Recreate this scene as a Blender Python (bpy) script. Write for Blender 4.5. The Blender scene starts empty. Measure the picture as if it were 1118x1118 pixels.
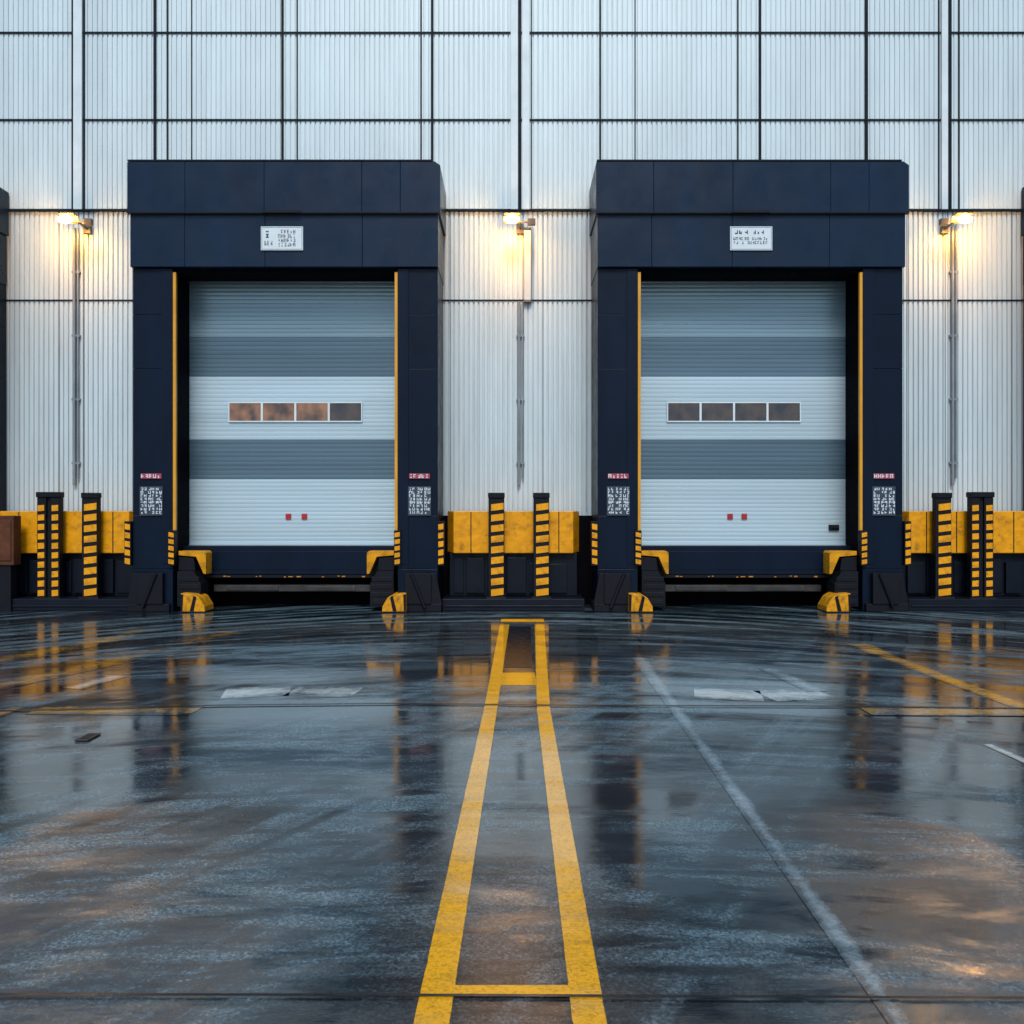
import bpy, bmesh, math, random
from mathutils import Vector
random.seed(7)
S = bpy.context.scene
S.view_settings.view_transform = 'Standard'
S.view_settings.look = 'None'
S.view_settings.exposure = 0
COL = S.collection

# ---------------------------------------------------------------- survey: photo measurement + distance -> metres
F = 924.0; CH = 1.3; CD = 12.0
def X(px, d): return (px-559)/F*d
def Z(py, d): return CH+(559-py)/F*d
def G(px, py):
    d = CH*F/(py-559); return ((px-559)/F*d, d-CD)

# ---------------------------------------------------------------- materials
def nodes(name):
    m = bpy.data.materials.new(name); m.use_nodes = True
    nt = m.node_tree; nt.nodes.clear()
    out = nt.nodes.new('ShaderNodeOutputMaterial')
    b = nt.nodes.new('ShaderNodeBsdfPrincipled')
    nt.links.new(b.outputs[0], out.inputs[0])
    return m, nt, b
def L(nt, a, b): nt.links.new(a, b)
def noise(nt, scale, sc=(1,1,1), detail=4, rough=0.55, dist=0.0, loc=(0,0,0), rot=0.0, src=None):
    if src is None:
        tc = nt.nodes.new('ShaderNodeTexCoord'); src = tc.outputs['Object']
    if rot:
        r = nt.nodes.new('ShaderNodeMapping'); r.inputs['Rotation'].default_value = (0, 0, math.radians(rot))
        L(nt, src, r.inputs[0]); src = r.outputs[0]
    mp = nt.nodes.new('ShaderNodeMapping')
    mp.inputs['Scale'].default_value = sc; mp.inputs['Location'].default_value = loc
    n = nt.nodes.new('ShaderNodeTexNoise')
    n.inputs['Scale'].default_value = scale; n.inputs['Detail'].default_value = detail
    n.inputs['Roughness'].default_value = rough; n.inputs['Distortion'].default_value = dist
    L(nt, src, mp.inputs[0]); L(nt, mp.outputs[0], n.inputs['Vector'])
    return n.outputs['Fac']
def ramp(nt, fac, stops):
    r = nt.nodes.new('ShaderNodeValToRGB'); e = r.color_ramp.elements
    while len(e) < len(stops): e.new(0.5)
    for i, (p, c) in enumerate(stops):
        e[i].position = p
        e[i].color = (c, c, c, 1) if isinstance(c, (int, float)) else (*c, 1)
    L(nt, fac, r.inputs[0]); return r.outputs[0]
def mix(nt, fac, a, b, mode='MIX'):
    m = nt.nodes.new('ShaderNodeMix'); m.data_type = 'RGBA'; m.blend_type = mode
    for s, v in ((m.inputs[0], fac), (m.inputs[6], a), (m.inputs[7], b)):
        if hasattr(v, 'links'): L(nt, v, s)
        elif isinstance(v, (int, float)): s.default_value = v
        else: s.default_value = (*v, 1)
    return m.outputs[2]
def math_(nt, op, a, b=0.0, clamp=False, c=None):
    m = nt.nodes.new('ShaderNodeMath'); m.operation = op; m.use_clamp = clamp
    for s, v in ((m.inputs[0], a), (m.inputs[1], b), (m.inputs[2], c)):
        if v is None: continue
        if hasattr(v, 'links'): L(nt, v, s)
        else: s.default_value = v
    return m.outputs[0]
def bump(nt, b, h, strength, dist=0.01, sock='Normal'):
    n = nt.nodes.new('ShaderNodeBump'); n.inputs['Distance'].default_value = dist
    if hasattr(strength, 'links'): L(nt, strength, n.inputs['Strength'])
    else: n.inputs['Strength'].default_value = strength
    L(nt, h, n.inputs['Height']); L(nt, n.outputs[0], b.inputs[sock])

def simple(name, c, rough=0.5, metal=0.0, var=0.25, scale=3, sc=(1,1,1), bmp=0.05, bscale=60, spec=0.5, dirt=0.0, rvar=1.0):
    m, nt, b = nodes(name)
    n = noise(nt, scale, sc, 6, 0.6)
    dark = tuple(x*(1-var) for x in c); lite = tuple(min(1, x*(1+var*0.6)) for x in c)
    col = ramp(nt, n, [(0.3, dark), (0.7, lite)])
    if dirt > 0:
        d = ramp(nt, noise(nt, 9, (1, 1, 1), 8, 0.7, 0.3, (5, 2, 1)), [(0.5, 0.0), (0.72, 1.0)])
        col = mix(nt, math_(nt, 'MULTIPLY', d, dirt), col, (0.02, 0.02, 0.022))
    L(nt, col, b.inputs['Base Color'])
    r = ramp(nt, noise(nt, scale*2.3, sc if rvar < 1 else (1,1,1), 5 if rvar >= 1 else 2), [(0.3, max(0.02, rough-0.08*rvar)), (0.7, min(1, rough+0.10*rvar))])
    L(nt, r, b.inputs['Roughness'])
    b.inputs['Metallic'].default_value = metal
    b.inputs['Specular IOR Level'].default_value = spec
    if bmp > 0: bump(nt, b, noise(nt, bscale, (1,1,1), 3), bmp)
    return m
def cladding(name, c, stain):
    m, nt, b = nodes(name)
    n1 = noise(nt, 1.3, (1, 1, 0.25), 5, 0.6)
    col = ramp(nt, n1, [(0.3, tuple(x*0.86 for x in c)), (0.65, c)])
    st = ramp(nt, noise(nt, 7, (1.6, 1, 0.09), 6, 0.65), [(0.45, 0.0), (0.75, 1.0)])
    col = mix(nt, math_(nt, 'MULTIPLY', st, stain), col, tuple(x*0.5 for x in c))
    L(nt, col, b.inputs['Base Color'])
    b.inputs['Metallic'].default_value = 0.1
    L(nt, ramp(nt, n1, [(0.2, 0.36), (0.8, 0.55)]), b.inputs['Roughness'])
    return m

M = {}
M['wall'] = cladding('cladding_metal', (0.58, 0.68, 0.72), 0.28)
M['wall_up'] = cladding('upper_cladding_metal', (0.63, 0.735, 0.765), 0.22)
M['joint'] = simple('dark_joint', (0.006, 0.010, 0.018), 0.6, spec=0.15)
M['white_trim'] = simple('white_trim', (0.66, 0.75, 0.78), 0.45, var=0.12)
M['conduit'] = simple('conduit_grey', (0.52, 0.58, 0.60), 0.5, var=0.12)
M['grey_pipe'] = simple('grey_pipe', (0.26, 0.30, 0.33), 0.4, 0.4)
M['navy'] = simple('navy_panel', (0.0038, 0.0172, 0.043), 0.32, 0.0, 0.28, 1.6, (1, 1, 0.35), 0.02, 18, spec=0.22)
M['navy2'] = simple('navy_curtain', (0.0018, 0.0078, 0.022), 0.36, 0.0, 0.32, 2.5, (1, 1, 0.3), 0.05, 10, spec=0.15)
M['black'] = simple('black_rubber', (0.005, 0.006, 0.010), 0.55, 0, 0.3, 8, spec=0.2)
M['void'] = simple('dark_void', (0.003, 0.003, 0.005), 0.8, 0, 0.2, 8, spec=0.05)
M['plinth'] = simple('dark_plinth', (0.003, 0.006, 0.014), 0.5, 0, 0.35, 4, spec=0.2)
M['yellow'] = simple('safety_yellow', (0.82, 0.34, 0.006), 0.4, 0, 0.22, 5, (1, 1, 2), 0.03, 40, dirt=0.6, spec=0.25)
M['yellow_dirty'] = simple('dirty_yellow_steel', (0.70, 0.30, 0.008), 0.45, 0, 0.35, 9, (1, 1, 1), 0.05, 40, dirt=0.9, spec=0.2)
M['yellow_strip'] = simple('amber_strip', (0.70, 0.31, 0.010), 0.4, 0, 0.15)
M['amber_dim'] = simple('dull_amber', (0.55, 0.22, 0.008), 0.4, 0, 0.5, 12)
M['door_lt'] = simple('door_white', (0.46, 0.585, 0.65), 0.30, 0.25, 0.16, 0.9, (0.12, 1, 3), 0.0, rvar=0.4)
M['door_md'] = simple('door_silver', (0.235, 0.345, 0.405), 0.30, 0.35, 0.32, 0.9, (0.12, 1, 3), 0.0, rvar=0.4)  # mid-grey top band, darkened further to paint in the header's shadow
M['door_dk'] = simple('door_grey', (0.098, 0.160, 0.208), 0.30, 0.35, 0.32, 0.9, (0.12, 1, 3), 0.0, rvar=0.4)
M['groove'] = simple('door_groove', (0.16, 0.21, 0.24), 0.5, 0.1, 0.2)
M['red'] = simple('red_reflector', (0.40, 0.015, 0.02), 0.4)
M['sign_white'] = simple('sign_white', (0.66, 0.74, 0.77), 0.4, var=0.08)
M['ink'] = simple('sign_ink', (0.03, 0.045, 0.075), 0.5)
M['sign_red'] = simple('sign_red', (0.42, 0.045, 0.09), 0.4)
M['rust'] = simple('rusty_paint', (0.10, 0.034, 0.016), 0.6, 0, 0.5, 6, spec=0.2)
M['lamp_body'] = simple('lamp_housing', (0.10, 0.09, 0.08), 0.4, 0.5)
M['roof'] = simple('roof_sheet', (0.25, 0.28, 0.30), 0.6)
M['iron'] = simple('cast_iron', (0.02, 0.02, 0.023), 0.4, 0.4)
M['concrete'] = simple('wet_concrete', (0.034, 0.030, 0.029), 0.45, 0, 0.8, 7, dirt=0.9)
def pane(name, dark, lite, em, loc):
    m, nt, b = nodes(name)
    n = noise(nt, 3.2, (1.6, 1, 1.2), 3, 0.5, 0, loc)
    b.inputs['Base Color'].default_value = (0.02, 0.022, 0.028, 1)
    L(nt, ramp(nt, n, [(0.36, dark), (0.62, lite)]), b.inputs['Emission Color'])
    b.inputs['Emission Strength'].default_value = em; b.inputs['Roughness'].default_value = 0.05
    return m
M['pane'] = pane('window_pane_lit', (0.07, 0.042, 0.032), (0.46, 0.22, 0.11), 0.60, (0,0,0))
M['pane_dark'] = pane('window_pane_dim', (0.01, 0.02, 0.035), (0.12, 0.080, 0.062), 0.45, (3,0,2))
m, nt, b = nodes('lamp_glow')
b.inputs['Base Color'].default_value = (1, 0.8, 0.5, 1)
b.inputs['Emission Color'].default_value = (1, 0.47, 0.08, 1); b.inputs['Emission Strength'].default_value = 190
M['glow'] = m

# wet asphalt: coarse base under a glossy water film, optionally carrying worn paint
def asphalt(name, paint=None, wear=0.5, amount=1.0, soft=False):
    m, nt, b = nodes(name)
    tc = nt.nodes.new('ShaderNodeTexCoord'); sp = nt.nodes.new('ShaderNodeSeparateXYZ'); L(nt, tc.outputs['Object'], sp.inputs[0])
    gx, gy = sp.outputs[0], sp.outputs[1]
    gx2 = math_(nt, 'MULTIPLY', gx, gx)
    def swept(k):
        cb = nt.nodes.new('ShaderNodeCombineXYZ'); L(nt, gx, cb.inputs[0])
        L(nt, math_(nt, 'ADD', gy, math_(nt, 'MULTIPLY', gx2, k)), cb.inputs[1]); return cb.outputs[0]
    arc = swept(0.045); arc2 = swept(0.10)
    def blob(cx, cy, sx, sy, amt):
        dx = math_(nt, 'MULTIPLY', math_(nt, 'SUBTRACT', gx, cx), 1/sx); dy = math_(nt, 'MULTIPLY', math_(nt, 'SUBTRACT', gy, cy), 1/sy)
        r = math_(nt, 'ADD', math_(nt, 'MULTIPLY', dx, dx), math_(nt, 'MULTIPLY', dy, dy))
        return math_(nt, 'MULTIPLY', ramp(nt, r, [(0.15, 1.0), (1.0, 0.0)]), amt)
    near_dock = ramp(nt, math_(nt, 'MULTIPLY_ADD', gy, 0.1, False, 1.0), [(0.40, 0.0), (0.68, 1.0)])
    big = noise(nt, 0.9, (0.4, 1.0, 1), 8, 0.60, 1.1)
    wisp = noise(nt, 1.3, (0.17, 1.6, 1), 7, 0.58, 0.8, (3, 1, 0), src=arc)
    track = noise(nt, 1.3, (2.4, 0.12, 1), 6, 0.56, 0.4, (1, 2, 0), 30)
    sweep = noise(nt, 2.2, (0.06, 2.2, 1), 4, 0.5, 0.15, (5, 3, 0), src=arc2)
    fine = noise(nt, 5.0, (0.4, 1.8, 1), 8, 0.66, 0.4, (7, 1, 0), src=arc)
    grit = noise(nt, 95, (1, 1, 1), 4, 0.8)
    vo = nt.nodes.new('ShaderNodeTexVoronoi'); vo.inputs['Scale'].default_value = 110; L(nt, tc.outputs['Object'], vo.inputs['Vector'])
    sc = nt.nodes.new('ShaderNodeSeparateColor'); L(nt, vo.outputs['Color'], sc.inputs[0]); stone = sc.outputs[0]
    pud = noise(nt, 0.85, (0.34, 1.4, 1), 9, 0.68, 0.6, (11, 4, 0), src=arc)
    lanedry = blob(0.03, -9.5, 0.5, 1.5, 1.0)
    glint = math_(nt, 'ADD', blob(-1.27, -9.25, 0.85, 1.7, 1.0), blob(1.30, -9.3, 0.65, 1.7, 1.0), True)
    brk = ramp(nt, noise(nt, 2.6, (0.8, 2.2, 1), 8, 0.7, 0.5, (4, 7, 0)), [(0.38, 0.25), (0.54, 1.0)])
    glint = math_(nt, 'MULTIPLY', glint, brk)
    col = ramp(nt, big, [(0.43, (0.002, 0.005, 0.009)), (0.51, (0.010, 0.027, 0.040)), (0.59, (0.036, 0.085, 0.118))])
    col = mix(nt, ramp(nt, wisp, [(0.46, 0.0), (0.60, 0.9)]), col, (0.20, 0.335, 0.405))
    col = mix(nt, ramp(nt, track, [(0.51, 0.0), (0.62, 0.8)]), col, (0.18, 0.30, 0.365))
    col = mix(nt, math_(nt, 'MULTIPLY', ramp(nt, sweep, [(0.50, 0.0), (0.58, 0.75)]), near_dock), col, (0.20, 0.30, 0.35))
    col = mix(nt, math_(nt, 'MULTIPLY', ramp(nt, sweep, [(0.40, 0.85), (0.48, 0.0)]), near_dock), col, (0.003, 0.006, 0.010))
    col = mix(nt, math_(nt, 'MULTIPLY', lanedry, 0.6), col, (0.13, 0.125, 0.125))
    col = mix(nt, ramp(nt, fine, [(0.40, 0.80), (0.52, 0.0)]), col, (0.003, 0.007, 0.012))
    col = mix(nt, ramp(nt, grit, [(0.42, 0.60), (0.54, 0.0)]), col, (0.002, 0.004, 0.007))
    col = mix(nt, 1.0, col, ramp(nt, stone, [(0.0, 0.40), (0.6, 0.75), (0.95, 1.25)]), 'MULTIPLY')
    p2 = math_(nt, 'ADD', pud, math_(nt, 'MULTIPLY', math_(nt, 'SUBTRACT', fine, 0.5), 0.26))
    p2 = math_(nt, 'ADD', p2, math_(nt, 'MULTIPLY', math_(nt, 'MULTIPLY', math_(nt, 'SUBTRACT', sweep, 0.5), 0.5), near_dock))
    p2 = math_(nt, 'SUBTRACT', p2, blob(0.05, -4.1, 1.33, 2.38, 0.12))
    p2 = math_(nt, 'SUBTRACT', p2, math_(nt, 'MULTIPLY', near_dock, 0.01))
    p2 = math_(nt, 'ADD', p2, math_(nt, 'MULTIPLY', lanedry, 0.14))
    wet = ramp(nt, p2, [(0.42, 1.0), (0.53, 0.0)])
    damp = ramp(nt, p2, [(0.50, 1.0), (0.61, 0.20)])
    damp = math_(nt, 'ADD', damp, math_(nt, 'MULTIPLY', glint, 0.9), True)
    col = mix(nt, math_(nt, 'MULTIPLY', wet, 0.6), col, (0.002, 0.006, 0.011))
    if paint:
        uv = nt.nodes.new('ShaderNodeUVMap'); sx = nt.nodes.new('ShaderNodeSeparateXYZ'); L(nt, uv.outputs[0], sx.inputs[0])
        w = noise(nt, 11, (1, 1, 1), 9, 0.78, 0.2, (2, 9, 0))
        old = amount < 0.95
        if old:
            w = math_(nt, 'ADD', w, math_(nt, 'MULTIPLY', math_(nt, 'SUBTRACT', noise(nt, 1.6, (1,1,1), 3, 0.6, 0, (8,3,0)), 0.5), 1.0))
        edge = math_(nt, 'MULTIPLY', math_(nt, 'SUBTRACT', 0.5, math_(nt, 'ABSOLUTE', math_(nt, 'SUBTRACT', sx.outputs[0], 0.5))), 2.0)
        we = math_(nt, 'ADD', w, math_(nt, 'MULTIPLY', ramp(nt, edge, [(0.0, 0.0), (0.8 if soft else (0.6 if old else 0.14), 1.0)]), 0.30))
        cover = math_(nt, 'MULTIPLY', ramp(nt, we, [(wear+(0.10 if old else 0.20), 0.0), (wear+(0.50 if old else 0.36), 1.0)]), amount)
        cover = math_(nt, 'MULTIPLY', cover, ramp(nt, grit, [(0.28, 0.45), (0.44, 1.0)]))
        pc = ramp(nt, fine, [(0.3, tuple(x*0.7 for x in paint)), (0.52, paint)])
        pc = mix(nt, 1.0, pc, ramp(nt, stone, [(0.0, 0.72), (0.5, 1.0)]), 'MULTIPLY')
        col = mix(nt, cover, col, pc)
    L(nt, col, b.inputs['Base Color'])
    L(nt, ramp(nt, fine, [(0.38, 0.40), (0.62, 0.55)]), b.inputs['Roughness'])
    b.inputs['IOR'].default_value = 1.18
    st = math_(nt, 'MULTIPLY_ADD', wet, -0.8, False, 1.0)
    bump(nt, b, math_(nt, 'ADD', grit, math_(nt, 'MULTIPLY', noise(nt, 8, (1,0.6,1), 3, 0.5), 0.5)), st, 0.008)
    L(nt, damp, b.inputs['Coat Weight'])
    b.inputs['Coat IOR'].default_value = 2.4
    cr = ramp(nt, fine, [(0.38, 0.06), (0.62, 0.12)])
    cr = mix(nt, wet, cr, (0.05,)*3)
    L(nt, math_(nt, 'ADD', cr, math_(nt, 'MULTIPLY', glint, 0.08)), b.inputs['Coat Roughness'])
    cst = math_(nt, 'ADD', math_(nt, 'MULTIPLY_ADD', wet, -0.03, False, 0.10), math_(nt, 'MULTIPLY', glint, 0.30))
    gmix = math_(nt, 'MULTIPLY', grit, math_(nt, 'ADD', math_(nt, 'MULTIPLY_ADD', wet, -0.7, False, 0.9), math_(nt, 'MULTIPLY', glint, 0.6)))
    bump(nt, b, math_(nt, 'ADD', gmix, math_(nt, 'MULTIPLY', noise(nt, 7, (0.7,1.2,1), 3, 0.5), 1.7)), cst, 0.006, 'Coat Normal')
    return m
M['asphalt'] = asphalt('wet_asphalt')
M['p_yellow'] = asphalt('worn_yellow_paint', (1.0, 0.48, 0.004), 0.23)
M['p_yellow_old'] = asphalt('old_yellow_paint', (0.78, 0.40, 0.015), 0.45, 0.8)
M['p_yellow_faint'] = asphalt('faint_yellow_paint', (0.66, 0.34, 0.02), 0.55, 0.65, True)
M['p_white'] = asphalt('worn_white_paint', (0.60, 0.66, 0.64), 0.38, 0.9, True)
M['p_white_old'] = asphalt('faded_white_paint', (0.36, 0.49, 0.56), 0.42, 0.6, True)
M['tar'] = simple('tar_joint', (0.004, 0.004, 0.006), 0.3)
M['dark_reflection'] = simple('dark_reflection', (0.003, 0.005, 0.012), 0.16, 0, 0.4, 6, bmp=0.1, bscale=120)  # near-black gloss for the barrier reflection painted in the lane

# ---------------------------------------------------------------- builders
def box(bm, x0, x1, y0, y1, z0, z1, mi=0):
    if x0 > x1: x0, x1 = x1, x0
    v = [bm.verts.new(p) for p in ((x0,y0,z0),(x1,y0,z0),(x1,y1,z0),(x0,y1,z0),(x0,y0,z1),(x1,y0,z1),(x1,y1,z1),(x0,y1,z1))]
    for f in ((3,2,1,0),(4,5,6,7),(0,1,5,4),(1,2,6,5),(2,3,7,6),(3,0,4,7)):
        bm.faces.new([v[i] for i in f]).material_index = mi
def prism(bm, prof, a0, a1, axis='x', mi=0):
    def P(p, a): return (a, p[0], p[1]) if axis == 'x' else (p[0], a, p[1])
    A = [bm.verts.new(P(p, a0)) for p in prof]; B = [bm.verts.new(P(p, a1)) for p in prof]
    n = len(prof)
    fs = [bm.faces.new(A), bm.faces.new(B[::-1])]
    for i in range(n): fs.append(bm.faces.new([A[i], B[i], B[(i+1) % n], A[(i+1) % n]]))
    for f in fs: f.material_index = mi
def cyl(bm, p0, p1, r, mi=0, seg=16, r2=None):
    p0 = Vector(p0); p1 = Vector(p1); d = (p1-p0); q = d.to_track_quat('Z', 'Y')
    r2 = r if r2 is None else r2
    A = []; B = []
    for i in range(seg):
        a = 2*math.pi*i/seg; o = Vector((math.cos(a), math.sin(a), 0))
        A.append(bm.verts.new(p0+q@(o*r))); B.append(bm.verts.new(p1+q@(o*r2)))
    fs = [bm.faces.new(A[::-1]), bm.faces.new(B)]
    for i in range(seg): fs.append(bm.faces.new([A[i], A[(i+1) % seg], B[(i+1) % seg], B[i]]))
    for f in fs: f.material_index = mi
def finish(name, bm, mats, parent=None, bevel=0.0, loc=(0,0,0), smooth=False):
    bmesh.ops.recalc_face_normals(bm, faces=bm.faces)
    me = bpy.data.meshes.new(name); bm.to_mesh(me); bm.free()
    for k in mats: me.materials.append(M[k])
    o = bpy.data.objects.new(name, me); COL.objects.link(o); o.location = loc
    if parent: o.parent = parent
    if bevel > 0:
        md = o.modifiers.new('bevel', 'BEVEL'); md.width = bevel; md.segments = 2; md.limit_method = 'ANGLE'
    if smooth:
        for p in me.polygons: p.use_smooth = True
    return o
def thing(name, loc, label, cat, group=None):
    e = bpy.data.objects.new(name, None); e.empty_display_size = 0.2
    COL.objects.link(e); e.location = loc
    tag(e, label, cat, group); return e
def tag(o, label, cat, group=None):
    o['label'] = label; o['category'] = cat
    if group: o['group'] = group
def all_children(o): return [q for q in list(bpy.data.objects) if q.parent == o]
def clone(src, loc, label=None, mirror=False):
    c = src.copy(); COL.objects.link(c); c.location = loc
    if mirror: c.scale = (-1, 1, 1)
    if label: c['label'] = label
    def rec(s, p):
        for ch in all_children(s):
            k = ch.copy(); COL.objects.link(k); k.parent = p; rec(ch, k)
    rec(src, c); return c

# ---------------------------------------------------------------- ground + markings
bm = bmesh.new()
v = [bm.verts.new(p) for p in ((-400,-400,0),(400,-400,0),(400,400,0),(-400,400,0))]; bm.faces.new(v)
o = finish('ground', bm, ['asphalt']); o['kind'] = 'structure'

def strip(name, pts, mat, z=0.002):
    w = [(Vector((*G(a, b_), 0)), h) for a, b_, h in pts]
    verts = []; faces = []; uvs = []; dist = 0
    for i, (p, h) in enumerate(w):
        d = (w[min(i+1, len(w)-1)][0]-w[max(i-1, 0)][0]).normalized(); n = Vector((d.y, -d.x, 0))
        if i: dist += (p-w[i-1][0]).length
        verts += [(p-n*h)+Vector((0,0,z)), (p+n*h)+Vector((0,0,z))]; uvs += [(0, dist), (1, dist)]
    for i in range(len(w)-1): faces.append((2*i, 2*i+1, 2*i+3, 2*i+2))
    me = bpy.data.meshes.new(name); me.from_pydata(verts, [], faces)
    ul = me.uv_layers.new(name='UVMap')
    for lp in me.loops: ul.data[lp.index].uv = uvs[lp.vertex_index]
    me.materials.append(M[mat]); me.update()
    o = bpy.data.objects.new(name, me); COL.objects.link(o); o['kind'] = 'structure'; return o
strip('road_marking', [(440,1260,.046),(471,1118,.046),(535.5,775,.044),(551,682,.055)], 'p_yellow', .003)
strip('road_marking', [(664,1260,.044),(644,1118,.044),(593.5,775,.044),(589,682,.055)], 'p_yellow', .003)
strip('road_marking', [(493,1083,.024),(623,1083,.024)], 'p_yellow', 0.0055)
strip('road_marking', [(547,678,.16),(594,678,.16)], 'p_yellow', 0.0055)
strip('road_marking', [(543,762,.13),(592,762,.13)], 'p_white_old', 0.001)
strip('road_marking', [(546,741,.25),(585,741,.25)], 'p_yellow', 0.001)  # yellow reflection of the barrier panel, painted flat on the ground
strip('reflection_strip', [(566,729,.115),(567,684,.13)], 'dark_reflection', 0.0015)  # dark reflection of the barrier base, painted as a strip
strip('road_marking', [(244,757,.18),(317,754,.18)], 'p_white', .001)
strip('road_marking', [(319,754,.18),(390,756,.17)], 'p_white', .001)
strip('road_marking', [(758,757,.17),(832,760,.18)], 'p_white', .001)
strip('road_marking', [(835,760,.18),(900,757,.18)], 'p_white', .001)
strip('road_marking', [(838,730,.08),(893,755,.08)], 'p_white_old')
strip('road_marking', [(697,718,.07),(742,780,.045),(985,1118,.036),(1087,1260,.036)], 'p_white_old')
strip('road_marking', [(40,775,.13),(215,776,.13)], 'p_yellow_old')
strip('road_marking', [(-60,800,.07),(20,772,.07)], 'p_yellow_old')
strip('road_marking', [(-40,757,.16),(120,722,.20),(250,690,.28)], 'p_yellow_faint')
strip('road_marking', [(-40,728,.20),(80,706,.22),(160,688,.28)], 'p_yellow_faint')
strip('road_marking', [(78,752,.10),(128,738,.10)], 'p_white')
strip('road_marking', [(935,703,.13),(1030,740,.095),(1150,784,.08)], 'p_yellow_old')
strip('road_marking', [(945,777,.11),(1140,778,.11)], 'p_yellow_old', 0.0045)
strip('road_marking', [(1078,813,.03),(1130,836,.03)], 'p_white')
strip('pavement_joint', [(-200,782,.016),(240,771,.016),(430,769,.016),(620,771,.016),(900,772,.016),(1300,776,.016)], 'tar', 0.007)
strip('pavement_joint', [(-200,1088,.006),(500,1089,.006),(1300,1093,.006)], 'tar', 0.007)

# drain cover
x, y = G(96, 806)
dc = thing('drain_cover', (x, y, 0), 'small dark cast iron drain cover set in wet asphalt', 'drain cover')
bm = bmesh.new()
for a in (0, 1): box(bm, -.038, .038, -.08+a*.14, -.06+a*.14, 0.003, .010)
for a in (0, 1): box(bm, -.038+a*.061, -.023+a*.061, -.06, .06, 0.003, .010)
finish('frame', bm, ['iron'], dc, 0.002)
bm = bmesh.new()
for i in range(5): box(bm, -.023, .023, -.054+i*.024, -.042+i*.024, 0.003, .008)
finish('grate', bm, ['iron'], dc)

# ---------------------------------------------------------------- warehouse
wh = thing('warehouse', (0, 0, 0), 'pale corrugated metal warehouse with two closed loading dock doors', 'building')
def corr(x0, x1, z0, z1, period, groove, depth, y=0.0):
    bm = bmesh.new(); x = x0; prof = []
    while x < x1:
        prof += [(x, y), (x+period-groove, y), (x+period-groove*0.72, y+depth), (x+period-groove*0.28, y+depth)]
        x += period
    prof.append((x, y))
    a = [bm.verts.new((p[0], p[1], z0)) for p in prof]; b_ = [bm.verts.new((p[0], p[1], z1)) for p in prof]
    for i in range(len(prof)-1): bm.faces.new([a[i], a[i+1], b_[i+1], b_[i]])
    return bm
zA, zB, zC, zD = Z(328,12), Z(230,12), Z(132,12), Z(37,12)
def wall_part(name, bm, mat):
    me = bpy.data.meshes.new(name)
    bm.to_mesh(me); bm.free(); me.materials.append(M[mat])
    o = bpy.data.objects.new(name, me); COL.objects.link(o); o.parent = wh; return o
wall_part('lower_wall', corr(-16, 16, 1.25, zB, 0.070, 0.026, 0.024), 'wall')
wall_part('upper_wall', corr(-16, 16, zB, 11.0, 0.070, 0.024, 0.017, -0.022), 'wall_up')
bm = bmesh.new()
box(bm, -15.99, -15.9, 0.05, 22, 0, 11); box(bm, 15.9, 15.99, 0.05, 22, 0, 11); box(bm, -15.9, 15.9, 21.9, 22, 0, 11)
finish('side_wall', bm, ['wall'], wh)
bm = bmesh.new(); box(bm, -16.1, 16.2, -0.12, 22.1, 11.0, 11.25); finish('roof', bm, ['roof'], wh)
bm = bmesh.new(); box(bm, -16, 16, -0.06, 0.04, 0, 1.25); finish('plinth', bm, ['void'], wh)
for px, w in ((-60,.03),(-20,.02),(80,.016),(93,.022),(170,.038),(184,.018),(210,.008),(309,.034),(325,.018),(460,.020),(472,.034),
              (567.5,.045),(580,.016),(655,.026),(693,.014),(805,.020),(829,.036),(945,.042),(1024,.014),(1036,.044),(1046,.014),(1160,.03)):
    bm = bmesh.new(); c = X(px, 12); box(bm, c-w/2, c+w/2, -0.036, -0.020, zB, 11.0)
    finish('vertical_joint', bm, ['joint'], wh)
for z in (zC, zD, Z(-60,12), Z(-155,12)):
    bm = bmesh.new(); box(bm, -16, 16, -0.039, -0.019, z-.011, z+.011); finish('horizontal_joint', bm, ['joint'], wh)
bm = bmesh.new(); box(bm, -16, 16, -0.045, 0.01, zB-.016, zB+.010); finish('horizontal_joint', bm, ['joint'], wh)
bm = bmesh.new(); box(bm, -16, 16, -0.012, 0.004, zA-.010, zA+.010); finish('horizontal_joint', bm, ['joint'], wh)
for px, w in ((65,.010),(492,.012),(592,.010),(640,.012),(990,.012),(1032,.012),(1104,.010),(91,.014)):
    bm = bmesh.new(); c = X(px, 12); box(bm, c-w/2, c+w/2, -0.006, 0.006, 1.3, zB-.02)
    finish('lower_joint', bm, ['grey_pipe'], wh)
for a, b_ in ((82,91.5), (557.5,565.5), (570,578), (1026,1033)):
    bm = bmesh.new(); box(bm, X(a,12), X(b_,12), -0.06, -0.022, zB, 11.0); finish('pilaster', bm, ['white_trim'], wh, .006)
for px, top in ((84,250),(568,330),(1040,246)):
    bm = bmesh.new(); c = X(px, 12); zt = Z(top, 12); zb = Z(530, 12)
    cyl(bm, (c-.018,-.04,zb), (c-.018,-.04,zt), .022); cyl(bm, (c+.032,-.035,zb+.1), (c+.032,-.035,zt), .014)
    z = zb+.3
    while z < zt: box(bm, c-.055, c+.06, -.045, 0, z, z+.03); z += .9
    finish('downpipe', bm, ['grey_pipe'], wh)

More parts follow.
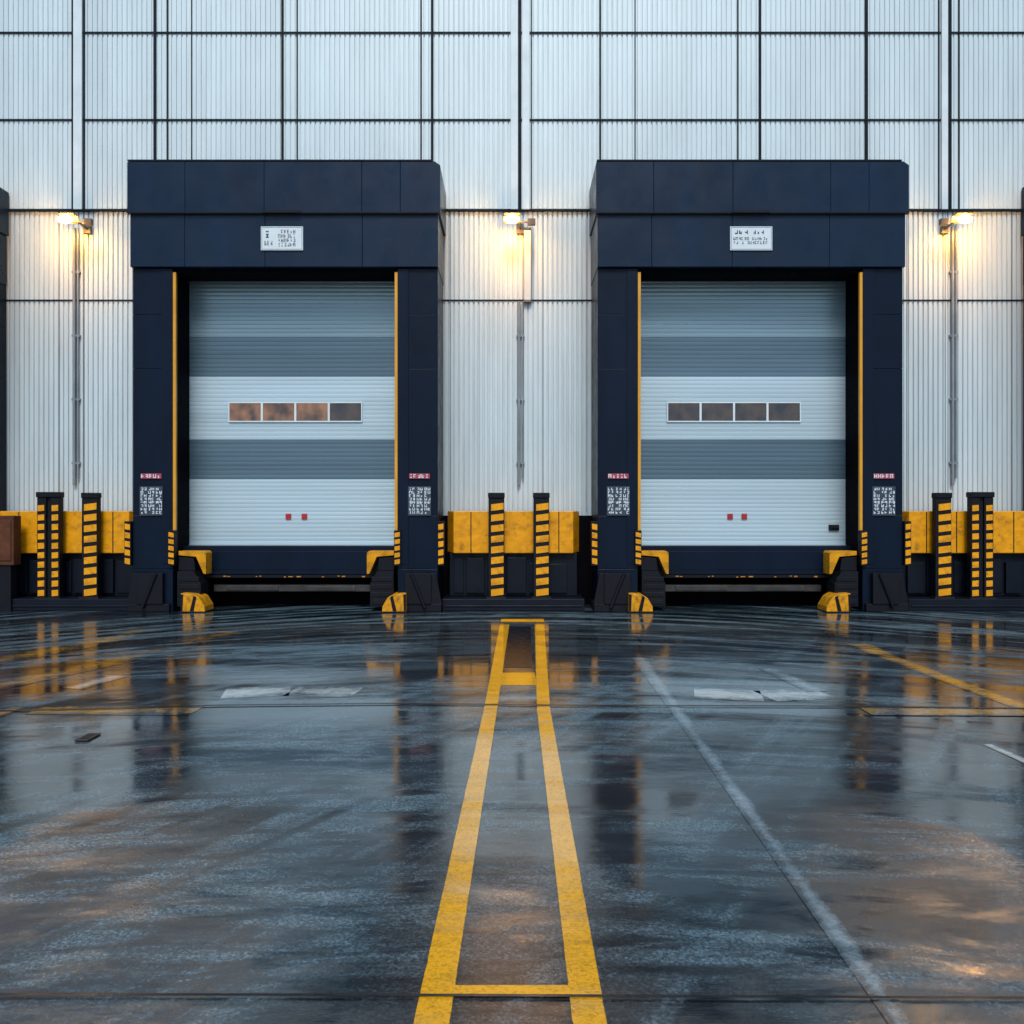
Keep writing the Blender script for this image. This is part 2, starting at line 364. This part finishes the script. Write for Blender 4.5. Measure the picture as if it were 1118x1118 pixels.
# ---------------------------------------------------------------- doors
CX = {'a': X(311.5, 11.1), 'b': X(819.0, 11.1)}
dD = 11.66; yD = dD-CD
def make_door(cx, w0, panes):
    mats = ['door_md','door_dk','door_lt','groove']
    bm = bmesh.new()
    x0, x1 = cx-1.473, cx+1.473
    z1s = 4.75
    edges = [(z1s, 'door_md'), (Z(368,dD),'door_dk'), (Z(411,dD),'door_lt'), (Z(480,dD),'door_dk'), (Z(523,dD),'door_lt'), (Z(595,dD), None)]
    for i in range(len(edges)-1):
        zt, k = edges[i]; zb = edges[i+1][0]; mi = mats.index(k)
        n = max(1, round((zt-zb)/0.058)); st = (zt-zb)/n
        for j in range(n):
            t = zt-j*st; bo = t-st
            g = 0.008 if j == 0 else 0.0032
            prof = [(yD+g, t), (yD, t-0.005), (yD-0.0015, (t+bo)/2), (yD, bo+0.003), (yD+0.002, bo)]
            A = [bm.verts.new((x0, p[0], p[1])) for p in prof]; B = [bm.verts.new((x1, p[0], p[1])) for p in prof]
            for q in range(4):
                bm.faces.new([A[q], B[q], B[q+1], A[q+1]]).material_index = mi
    box(bm, x0, x1, yD+0.02, yD+0.05, Z(595,dD), z1s, 3)
    box(bm, x0, x1, yD-0.03, yD+0.019, Z(598,dD), Z(594,dD), 2)
    d = finish('door', bm, mats, wh)
    wW = 1.84/4
    for i in range(4):
        bm = bmesh.new()
        wx0 = w0+i*wW; wx1 = wx0+wW; zb, zt = Z(461,dD), Z(439,dD); t = .014
        box(bm, wx0, wx0+t, yD-.026, yD, zb, zt); box(bm, wx1-t, wx1, yD-.026, yD, zb, zt)
        box(bm, wx0+t, wx1-t, yD-.026, yD, zb, zb+t*1.2); box(bm, wx0+t, wx1-t, yD-.026, yD, zt-t*1.2, zt)
        box(bm, wx0+t, wx1-t, yD-.012, yD-.006, zb+t*1.2, zt-t*1.2, 1)
        finish('window', bm, ['white_trim', panes[i]], d)
    return d
P1, P0 = 'pane', 'pane_dark'
for key in 'ab':
    cx = CX[key]
    d = make_door(cx, X(250,dD) if key == 'a' else X(728,dD), [P1,P1,P1,P0] if key == 'a' else [P0,P0,P0,P0])
    for q in ((315, 332.5) if key == 'a' else (797, 812.5)):
        bm = bmesh.new(); zc = Z(564, dD); c = X(q, dD)
        box(bm, c-.038, c+.038, yD-.016, yD-.002, zc-.041, zc+.041); finish('reflector', bm, ['red'], d, .006)
    if key == 'b':
        bm = bmesh.new(); c = X(910, dD); zc = Z(576, dD)
        box(bm, c-.07, c+.07, yD-.03, yD-.002, zc-.04, zc+.04); box(bm, c-.03, c+.06, yD-.05, yD-.03, zc-.012, zc+.014)
        finish('handle', bm, ['black'], d, .006)

# ---------------------------------------------------------------- dock shelters
zt, zm, zb = Z(177,11.03), Z(233,11.03), Z(291,11.03)
IN = 1.475
sh = thing('dock_shelter', (CX['a'], 0, 0), 'navy dock shelter with boxy header and side pads around a door', 'dock shelter', 'dock shelters along the warehouse wall')
def header_band(bm, xs, y0, y1, z0, z1, ch):
    for i in range(len(xs)-1):
        a, b_ = xs[i]+.0012, xs[i+1]-.0012
        if i == len(xs)-2 and ch: prism(bm, [(a,z0),(b_,z0),(b_,z1-ch),(b_-ch*1.4,z1),(a,z1)], y0, y1, 'y')
        elif i == 0 and ch: prism(bm, [(a,z0),(b_,z0),(b_,z1),(a+ch*.3,z1),(a,z1-ch*.3)], y0, y1, 'y')
        else: box(bm, a, b_, y0, y1, z0, z1)
bm = bmesh.new()
header_band(bm, [-2.03,-1.28,-.25,1.02,1.52,2.04], -1.00, -0.03, zm+.004, zt, .05)
box(bm, -2.0, 2.0, -.97, -.04, zm-.02, zt-.12)
finish('upper_header', bm, ['navy'], sh, .006)
bm = bmesh.new()
header_band(bm, [-2.01,-1.3,-.25,1.02,2.01], -0.96, -0.03, zb, zm-.004, 0)
finish('lower_header', bm, ['navy'], sh, .006)
bm = bmesh.new(); box(bm, -2.035, 2.035, -1.008, -.95, zm-.010, zm+.010); box(bm, -2.02,1.94,-1.010,-.03, zt+.001, zt+.018)
box(bm, -.27, .22, -1.03, -1.008, zm-.01, zm+.02)
finish('header_trim', bm, ['black'], sh)
bm = bmesh.new(); box(bm, -1.42, 1.42, -.48, -.44, 4.46, 4.80); box(bm, -1.47, 1.47, -.85, -.45, zb-.05, zb-.004)
finish('underside_shade', bm, ['void'], sh)  # black boards added to paint the shadow beneath the header
for s in (-1, 1):
    bm = bmesh.new()
    segs = [(0.0,.55),(.553,1.25),(1.253,zb-1.32),(zb-1.317,zb-.61),(zb-.607,zb-.003)]
    for a, b_ in segs: box(bm, s*IN, s*2.0, -.90, -.03, a, b_)
    finish('side_pad', bm, ['navy2'], sh, .005)
    bm = bmesh.new(); box(bm, s*(IN-.04), s*(IN-.003), -.905, -.86, .95, zb-.055); finish('edge_strip', bm, ['yellow_strip'], sh)
    bm = bmesh.new(); box(bm, s*(IN-.010), s*(IN-.0015), -.85, -.36, .62, zb-.055); finish('jamb_shade', bm, ['void'], sh)  # thin black sheet added to paint the shade inside the jamb
    bm = bmesh.new(); box(bm, s*IN, s*(IN+.14), -.912, -.901, .62, zb-.01)
    finish('flap', bm, ['navy2'], sh, .003)
    bm = bmesh.new()
    box(bm, s*1.50, s*2.05, -.96, -.3, 0, .10); box(bm, s*1.58, s*1.92, -.98, -.9, .10, .50)
    prism(bm, [(s*1.75,.08),(s*1.80,.50),(s*1.98,.50),(s*2.06,.08)], -.95, -.902, 'y')
    cyl(bm, (s*1.84,-.99,.05), (s*1.66,-.99,.50), .022)
    finish('foot', bm, ['black'], sh, .006)
    for (c, w) in ((1.475, .085), (2.045, .085)):
        bm = bmesh.new(); z0, z1 = (.60, 1.06) if c < 1.7 else (.60, 1.18)
        box(bm, s*(c-w/2), s*(c+w/2), -.955, -.85, z0, z1, 1)
        n = 5; st = (z1-z0-.02)/n
        for i in range(n):
            zz = z0+.015+i*st
            prism(bm, [(s*(c-w/2+.008),zz),(s*(c+w/2-.008),zz+.012),(s*(c+w/2-.008),zz+st*.66+.012),(s*(c-w/2+.008),zz+st*.66)], -.962, -.956, 'y', 0)
        finish('corner_guard', bm, ['yellow','black'], sh, .002)
clone(sh, (CX['b'], 0, 0))
clone(sh, (X(11,12)-2.035, 0, 0), 'navy dock shelter partly seen, beside rust-brown cabinet')
clone(sh, (X(1113,12)+2.035, 0, 0), 'navy dock shelter partly seen, beside yellow guard barrier')

# ---------------------------------------------------------------- dock levellers
lv = thing('dock_leveler', (CX['a'], 0, 0), 'dark navy steel dock leveler below a closed door', 'dock leveler', 'dock levelers under the doors')
bm = bmesh.new(); box(bm, -1.46, 1.46, -.60, -.07, Z(627,11.4), Z(596,11.4)); box(bm, -1.2,1.2,-.606,-.60,Z(622,11.4),Z(602,11.4))
finish('lip', bm, ['navy2'], lv, .006)
bm = bmesh.new(); zq = Z(627.5,11.4)
box(bm, -1.15, 1.15, -.59, -.53, zq-.040, zq-.003, 1)
for i, q in enumerate((-.92,-.86,-.48,-.43,-.10,-.04,.07,.41,.62,.68,.95)):
    hh = random.uniform(.008,.02); zz = zq-.012-random.random()*.015
    box(bm, q, q+random.uniform(.02,.06), -.595, -.591, zz-hh, zz)
finish('reflector_strip', bm, ['amber_dim','black'], lv)
bm = bmesh.new(); box(bm, -1.08, 1.08, -.50, -.062, .22, .31); box(bm, -.9, -.2, -.515, -.50, .235, .30); box(bm, .15, .85, -.51, -.50, .23, .29)
finish('base_beam', bm, ['concrete'], lv, .02)
clone(lv, (CX['b'], 0, 0))

# ---------------------------------------------------------------- dock bumpers and wheel guides
bp = thing('dock_bumper', (CX['a']-1.25, -.6, 0), 'black rubber dock bumper with bent yellow steel bracket', 'dock bumper', 'dock bumpers beside the levelers')
bm = bmesh.new()
prism(bm, [(-.17,.06),(.14,.06),(.14,.36),(.05,.52),(-.17,.52)], -.30, .0, 'y')
for i in range(4): box(bm, -.15, .12, -.310, -.30, .09+i*.10, .15+i*.10)
finish('rubber_block', bm, ['black'], bp, .01)
bm = bmesh.new()
prism(bm, [(-.17,.785),(.165,.785),(.190,.76),(.190,.48),(.155,.49),(.06,.71),(-.17,.73)], -.25, -.02, 'y')
finish('bracket', bm, ['yellow_dirty'], bp, .003)
bm = bmesh.new(); prism(bm, [(-.17,.525),(.05,.525),(.03,.69),(-.17,.71)], -.25, .0, 'y'); finish('buffer', bm, ['black'], bp, .004)
wg = thing('wheel_guide', (X(208,10.9), -1.05, 0), 'low wedge shaped yellow wheel guide with black slash', 'wheel guide', 'wheel guides at the dock entrances')
bm = bmesh.new()
prism(bm, [(-.14,0.0),(.17,0.0),(.165,.08),(.10,.19),(.03,.235),(-.14,.25)], -.02, .32, 'y')
finish('body', bm, ['yellow_dirty'], wg, .008)
bm = bmesh.new()
prism(bm, [(-.02,.02),(.03,.02),(.065,.20),(.03,.22)], -.026, -.0205, 'y'); prism(bm, [(-.14,.02),(-.115,.02),(-.105,.235),(-.14,.235)], -.026, -.0205, 'y')
box(bm, -.16, .18, -.035, .33, 0.001, .016)
finish('black_stripe', bm, ['black'], wg)
clone(bp, (CX['a']+1.25, -.6, 0), mirror=True)
clone(bp, (CX['b']-1.25, -.6, 0)); clone(bp, (CX['b']+1.25, -.6, 0), mirror=True)
clone(wg, (X(431,10.9), -1.05, 0), mirror=True)
clone(wg, (X(699,10.9), -1.05, 0)); clone(wg, (X(918,10.9), -1.05, 0), mirror=True)

# ---------------------------------------------------------------- guard barriers
def barrier(x0, x1, label):
    cx = (x0+x1)/2; h = (x1-x0)/2
    t = thing('guard_barrier', (cx, 0, 0), label, 'guard barrier', 'yellow guard barriers between docks')
    z0, z1 = Z(604,11.4), Z(558,11.4)
    bm = bmesh.new()
    P = [(-h,-.30),(-h+.10,-.60),(h-.10,-.60),(h,-.30),(h,-.07),(-h,-.07)]
    A = [bm.verts.new((p[0],p[1],z0)) for p in P]; B = [bm.verts.new((p[0],p[1],z1)) for p in P]
    bm.faces.new(A); bm.faces.new(B[::-1])
    for i in range(6): bm.faces.new([A[i],A[(i+1)%6],B[(i+1)%6],B[i]])
    finish('yellow_panel', bm, ['yellow'], t, .01)
    for q in (-.42, -.12, .45):
        bm = bmesh.new()
        box(bm, q*h*1.5-.006, q*h*1.5+.006, -.605, -.601, z0+.01, z1-.01)
        finish('seam', bm, ['black'], t)
    bm = bmesh.new()
    box(bm, -h+.04, h-.04, -.50, -.07, .16, z0-.003)
    k = -h+.10
    while k < h-.2:
        w = random.uniform(.12,.3); box(bm, k, k+w, -.52-random.random()*.04, -.50, .2, z0-.03-random.random()*.12); k += w+.04
    finish('base_panel', bm, ['plinth'], t, .006)
    bm = bmesh.new(); box(bm, -h-.03, h+.03, -.86, -.07, 0, .155); box(bm, -h, h, -.875, -.86, .05, .075)
    finish('footing', bm, ['plinth'], t, .012)
    return t
barrier(X(487,11.4), X(634,11.4), 'yellow steel guard barrier on dark footing, two striped posts')
barrier(-7.0, -5.06, 'weathered yellow guard barrier beside rust-brown cabinet')
barrier(5.25, 7.05, 'yellow guard barrier on dark footing beside end dock')

# ---------------------------------------------------------------- striped posts
def stripes(bm, x0, x1, z0, z1, n, skew, y, mi=0):
    st = (z1-z0)/n
    for i in range(n):
        zz = z0+i*st
        prism(bm, [(x0,zz),(x1,zz+skew),(x1,zz+skew+st*.62),(x0,zz+st*.62)], y-.007, y, 'y', mi)
pz = Z(538, 11.25)
pa = thing('guard_post', (X(542,11.25), -.73, .155), 'black steel guard post with diagonal yellow stripes', 'guard post', 'striped guard posts')
H = pz-.155
bm = bmesh.new(); box(bm, -.105, .105, -.05, .05, 0.01, H-.07); finish('post', bm, ['black'], pa, .006)
bm = bmesh.new(); stripes(bm, -.07, .095, .03, H-.10, 9, .02, -.052); finish('stripe', bm, ['yellow'], pa)
bm = bmesh.new(); box(bm, -.11, .11, -.065, .06, H-.07, H); finish('cap', bm, ['black'], pa, .008)
bm = bmesh.new(); box(bm, -.13, .13, -.085, .09, 0, .015)
for a in (-.115,.115): cyl(bm, (a,-.07,.01), (a,-.07,.03), .010, 0, 8)
finish('base_plate', bm, ['iron'], pa)
clone(pa, (X(591,11.25), -.73, .155)); clone(pa, (X(99,11.25), -.73, .155)); clone(pa, (X(1029,11.25), -.73, .155))
pb = thing('guard_post', (X(54,11.25), -.73, .155), 'wide black guard post with two columns of yellow blocks', 'guard post', 'striped guard posts')
bm = bmesh.new(); box(bm, -.15, -.03, -.05, .05, 0.01, H-.06); box(bm, .03, .15, -.05, .05, 0.01, H-.06); box(bm, -.03, .03, -.02, .05, 0.01, H-.06)
finish('post', bm, ['black'], pb, .006)
for a, b_ in ((-.135,-.05),(.05,.135)):
    bm = bmesh.new(); stripes(bm, a, b_, .03, H-.12, 10, .006, -.052); finish('stripe', bm, ['yellow'], pb)
bm = bmesh.new(); box(bm, -.16, .16, -.065, .06, H-.06, H+.01); finish('cap', bm, ['black'], pb, .008)
bm = bmesh.new(); box(bm, -.17, .17, -.085, .09, 0, .012); finish('base_plate', bm, ['iron'], pb)
clone(pb, (X(1071,11.25), -.73, .155))

# rust cabinet
cb = thing('utility_cabinet', (X(0,10.9), -.85, 0), 'rust-brown metal utility cabinet on a dark dock pad', 'cabinet')
bm = bmesh.new(); box(bm, -.52, .075, -.08, .095, Z(617,11.1), Z(563,11.1)); finish('body', bm, ['rust'], cb, .01)
bm = bmesh.new(); box(bm, -.48, .045, -.095, -.08, Z(612,11.1), Z(568,11.1)); finish('door', bm, ['rust'], cb, .006)
bm = bmesh.new(); box(bm, -.50, .02, -.05, .09, 0, Z(617.2,11.1)); finish('pedestal', bm, ['black'], cb)

# ---------------------------------------------------------------- signs (unreadable small lettering reproduced as strokes)
def glyph(bm, x, z, w, h, y, mi):
    t = w*.24
    opts = [(x,x+t,z,z+h),(x+w-t,x+w,z,z+h),(x+t,x+w-t,z+h-t,z+h),(x+t,x+w-t,z,z+t),(x+t,x+w-t,z+h/2-t/2,z+h/2+t/2),(x+w/2-t/2,x+w/2+t/2,z+t,z+h/2-t/2)]
    for k in random.sample(range(6), random.choice((3,3,4))):
        a = opts[k]; box(bm, a[0], a[1], y-.0015, y, a[2], a[3], mi)
def rows(bm, x0, x1, ztop, h, gap, n, w, y, mi, skip=.12):
    for r in range(n):
        z = ztop-h-r*(h+gap); x = x0
        while x+w <= x1:
            if random.random() > skip: glyph(bm, x, z, w, h, y, mi)
            x += w*1.3
for key in 'ab':
    x0, x1 = (X(285,11.03), X(331,11.03)) if key == 'a' else (X(797,11.03), X(843,11.03))
    z0, z1 = Z(273.5,11.03), Z(247.5,11.03); cx = (x0+x1)/2; h = (x1-x0)/2
    s = thing('notice_sign', (cx, -.963, z0), 'white rectangular notice with small dark lettering on navy header', 'sign', 'notices on the dock headers')
    bm = bmesh.new(); box(bm, -h, h, -.018, 0, 0, z1-z0, 0)
    finish('plate', bm, ['sign_white'], s, .003)
    bm = bmesh.new(); HH = z1-z0; y = -.0185
    for a in ((-h+.012,h-.012,.012,.016),(-h+.012,h-.012,HH-.016,HH-.012),(-h+.012,-h+.016,.016,HH-.016),(h-.016,h-.012,.016,HH-.016)):
        box(bm, a[0], a[1], y-.0015, y, a[2], a[3])
    if key == 'a':
        glyph(bm, -h+.05, HH*.52, .07, .09, y, 0); glyph(bm, -h+.05, HH*.2, .05, .06, y, 0); glyph(bm, -h+.12, HH*.2, .03, .06, y, 0)
        rows(bm, -.05, h-.09, HH-.045, .045, .012, 4, .030, y, 0, .05)
    else:
        rows(bm, -h+.05, -.04, HH-.05, .05, .02, 1, .05, y, 0, .3); rows(bm, 0.02, h-.05, HH-.05, .05, .02, 1, .04, y, 0, .1)
        rows(bm, -h+.04, h-.04, HH-.14, .038, .014, 2, .027, y, 0, .15)
    finish('lettering', bm, ['ink'], s)
def label(cx):
    s = thing('safety_notice', (cx, -.915, Z(562,11.08)), 'dark notice with dense white lettering under small red label', 'sign', 'safety notices on the dock pads')
    zo = Z(562,11.08)
    bm = bmesh.new(); box(bm, -.15, .15, -.008, 0, -.01, Z(531,11.08)-zo); finish('plate', bm, ['ink'], s)
    bm = bmesh.new(); hz = Z(532,11.08)-zo
    for q in (-.135, -.035, .065):
        rows(bm, q, q+.082, hz-.005, .034, .010, 8, .033, -.0085, 0, .06)
        box(bm, q, q+.078, -.0105, -.0101, hz*.45, hz*.47)
    finish('lettering', bm, ['sign_white'], s)
    bm = bmesh.new(); r0, r1 = Z(522.5,11.08)-zo, Z(517,11.08)-zo
    box(bm, -.135, .135, -.008, 0, r0, r1, 0); rows(bm, -.13, .13, r1-.008, r1-r0-.016, .01, 1, .040, -.0085, 1, .0)
    finish('red_label', bm, ['sign_red','sign_white'], s)
for px in (165, 458, 675, 965): label(X(px, 11.08))

# ---------------------------------------------------------------- wall lamps
def lamp(px, side, py=240):
    x = X(px, 11.62); z = Z(py, 11.62)
    t = thing('wall_lamp', (x, -.02, z), 'lit warm wall floodlight on a short steel bracket', 'wall lamp', 'warm lamps on the warehouse wall')
    bm = bmesh.new()
    cyl(bm, (side*.10, 0, -.02), (side*.10, -.30, .0), .014); box(bm, side*.10-.05, side*.10+.05, -.04, 0, -.08, .06)
    cyl(bm, (-.0, -.30, .0), (side*.30, -.30, -.02), .012); box(bm, side*.20, side*.31, -.34, -.27, -.055, .03)
    finish('bracket', bm, ['lamp_body'], t, .004)
    bm = bmesh.new()
    prism(bm, [(-.42,.075),(-.28,.095),(-.24,.03),(-.26,-.02),(-.275,-.02),(-.265,.02),(-.29,.075),(-.41,.062)], -.13, .10)
    finish('lamp_shade', bm, ['lamp_body'], t, .003)
    bm = bmesh.new()
    bmesh.ops.create_uvsphere(bm, u_segments=20, v_segments=12, radius=1)
    for v in bm.verts: v.co = Vector((v.co.x*.100-.015, v.co.y*.05-.40, v.co.z*.055-.005))
    finish('bulb', bm, ['glow'], t, 0, smooth=True)
    ld = bpy.data.lights.new('lamp_light', 'POINT'); ld.energy = 20; ld.color = (1, .43, .14); ld.shadow_soft_size = .12
    lo = bpy.data.objects.new('lamp_light', ld); COL.objects.link(lo); lo.parent = t; lo.location = (-.015, -.85, -.45)
    return t
lamp(74, 1); lamp(560, 1); lamp(1053, -1)
bm = bmesh.new()
ju = thing('conduit_box', (X(576,11.9), -.02, Z(327,11.9)), 'long pale grey vertical conduit cover fixed under a wall lamp', 'conduit')
h = Z(250,11.9)-Z(327,11.9)
box(bm, -.05, .05, -.05, 0, 0, h); finish('cover', bm, ['conduit'], ju, .008)
bm = bmesh.new(); box(bm, -.056, .056, -.058, 0, -.03, -.002); box(bm, -.056, .056, -.058, 0, h+.002, h+.03); box(bm,-.058,-.0505,-.05,-.005,.02,h-.02); box(bm,.0505,.058,-.05,-.005,.02,h-.02)
finish('end_cap', bm, ['lamp_body'], ju)

# ---------------------------------------------------------------- world, sun, camera
w = bpy.data.worlds.new('World'); S.world = w; w.use_nodes = True
nt = w.node_tree; bg = nt.nodes['Background']
sky = nt.nodes.new('ShaderNodeTexSky'); sky.sky_type = 'NISHITA'; sky.sun_disc = False
EL, ROT = math.radians(48), math.radians(180)
sky.sun_elevation = EL; sky.sun_rotation = ROT; sky.dust_density = 2.0; sky.ozone_density = 2.8
tint = mix(nt, 1.0, sky.outputs[0], (0.89, 1.0, 1.04), 'MULTIPLY')
nt.links.new(tint, bg.inputs[0]); bg.inputs[1].default_value = 0.12
sd = bpy.data.lights.new('sun', 'SUN'); sd.energy = 2.1; sd.angle = math.radians(18); sd.color = (1, .99, .97)
so = bpy.data.objects.new('sun', sd); COL.objects.link(so)
so.rotation_euler = (math.radians(42), 0, 0); so.location = (0, -20, 20)
cd = bpy.data.cameras.new('camera'); cam = bpy.data.objects.new('camera', cd); COL.objects.link(cam)
cd.sensor_width = 36; cd.lens = F/1118*36; cd.clip_end = 2000
cam.location = (0, -CD, CH); cam.rotation_euler = (math.radians(90), 0, 0)
S.camera = cam
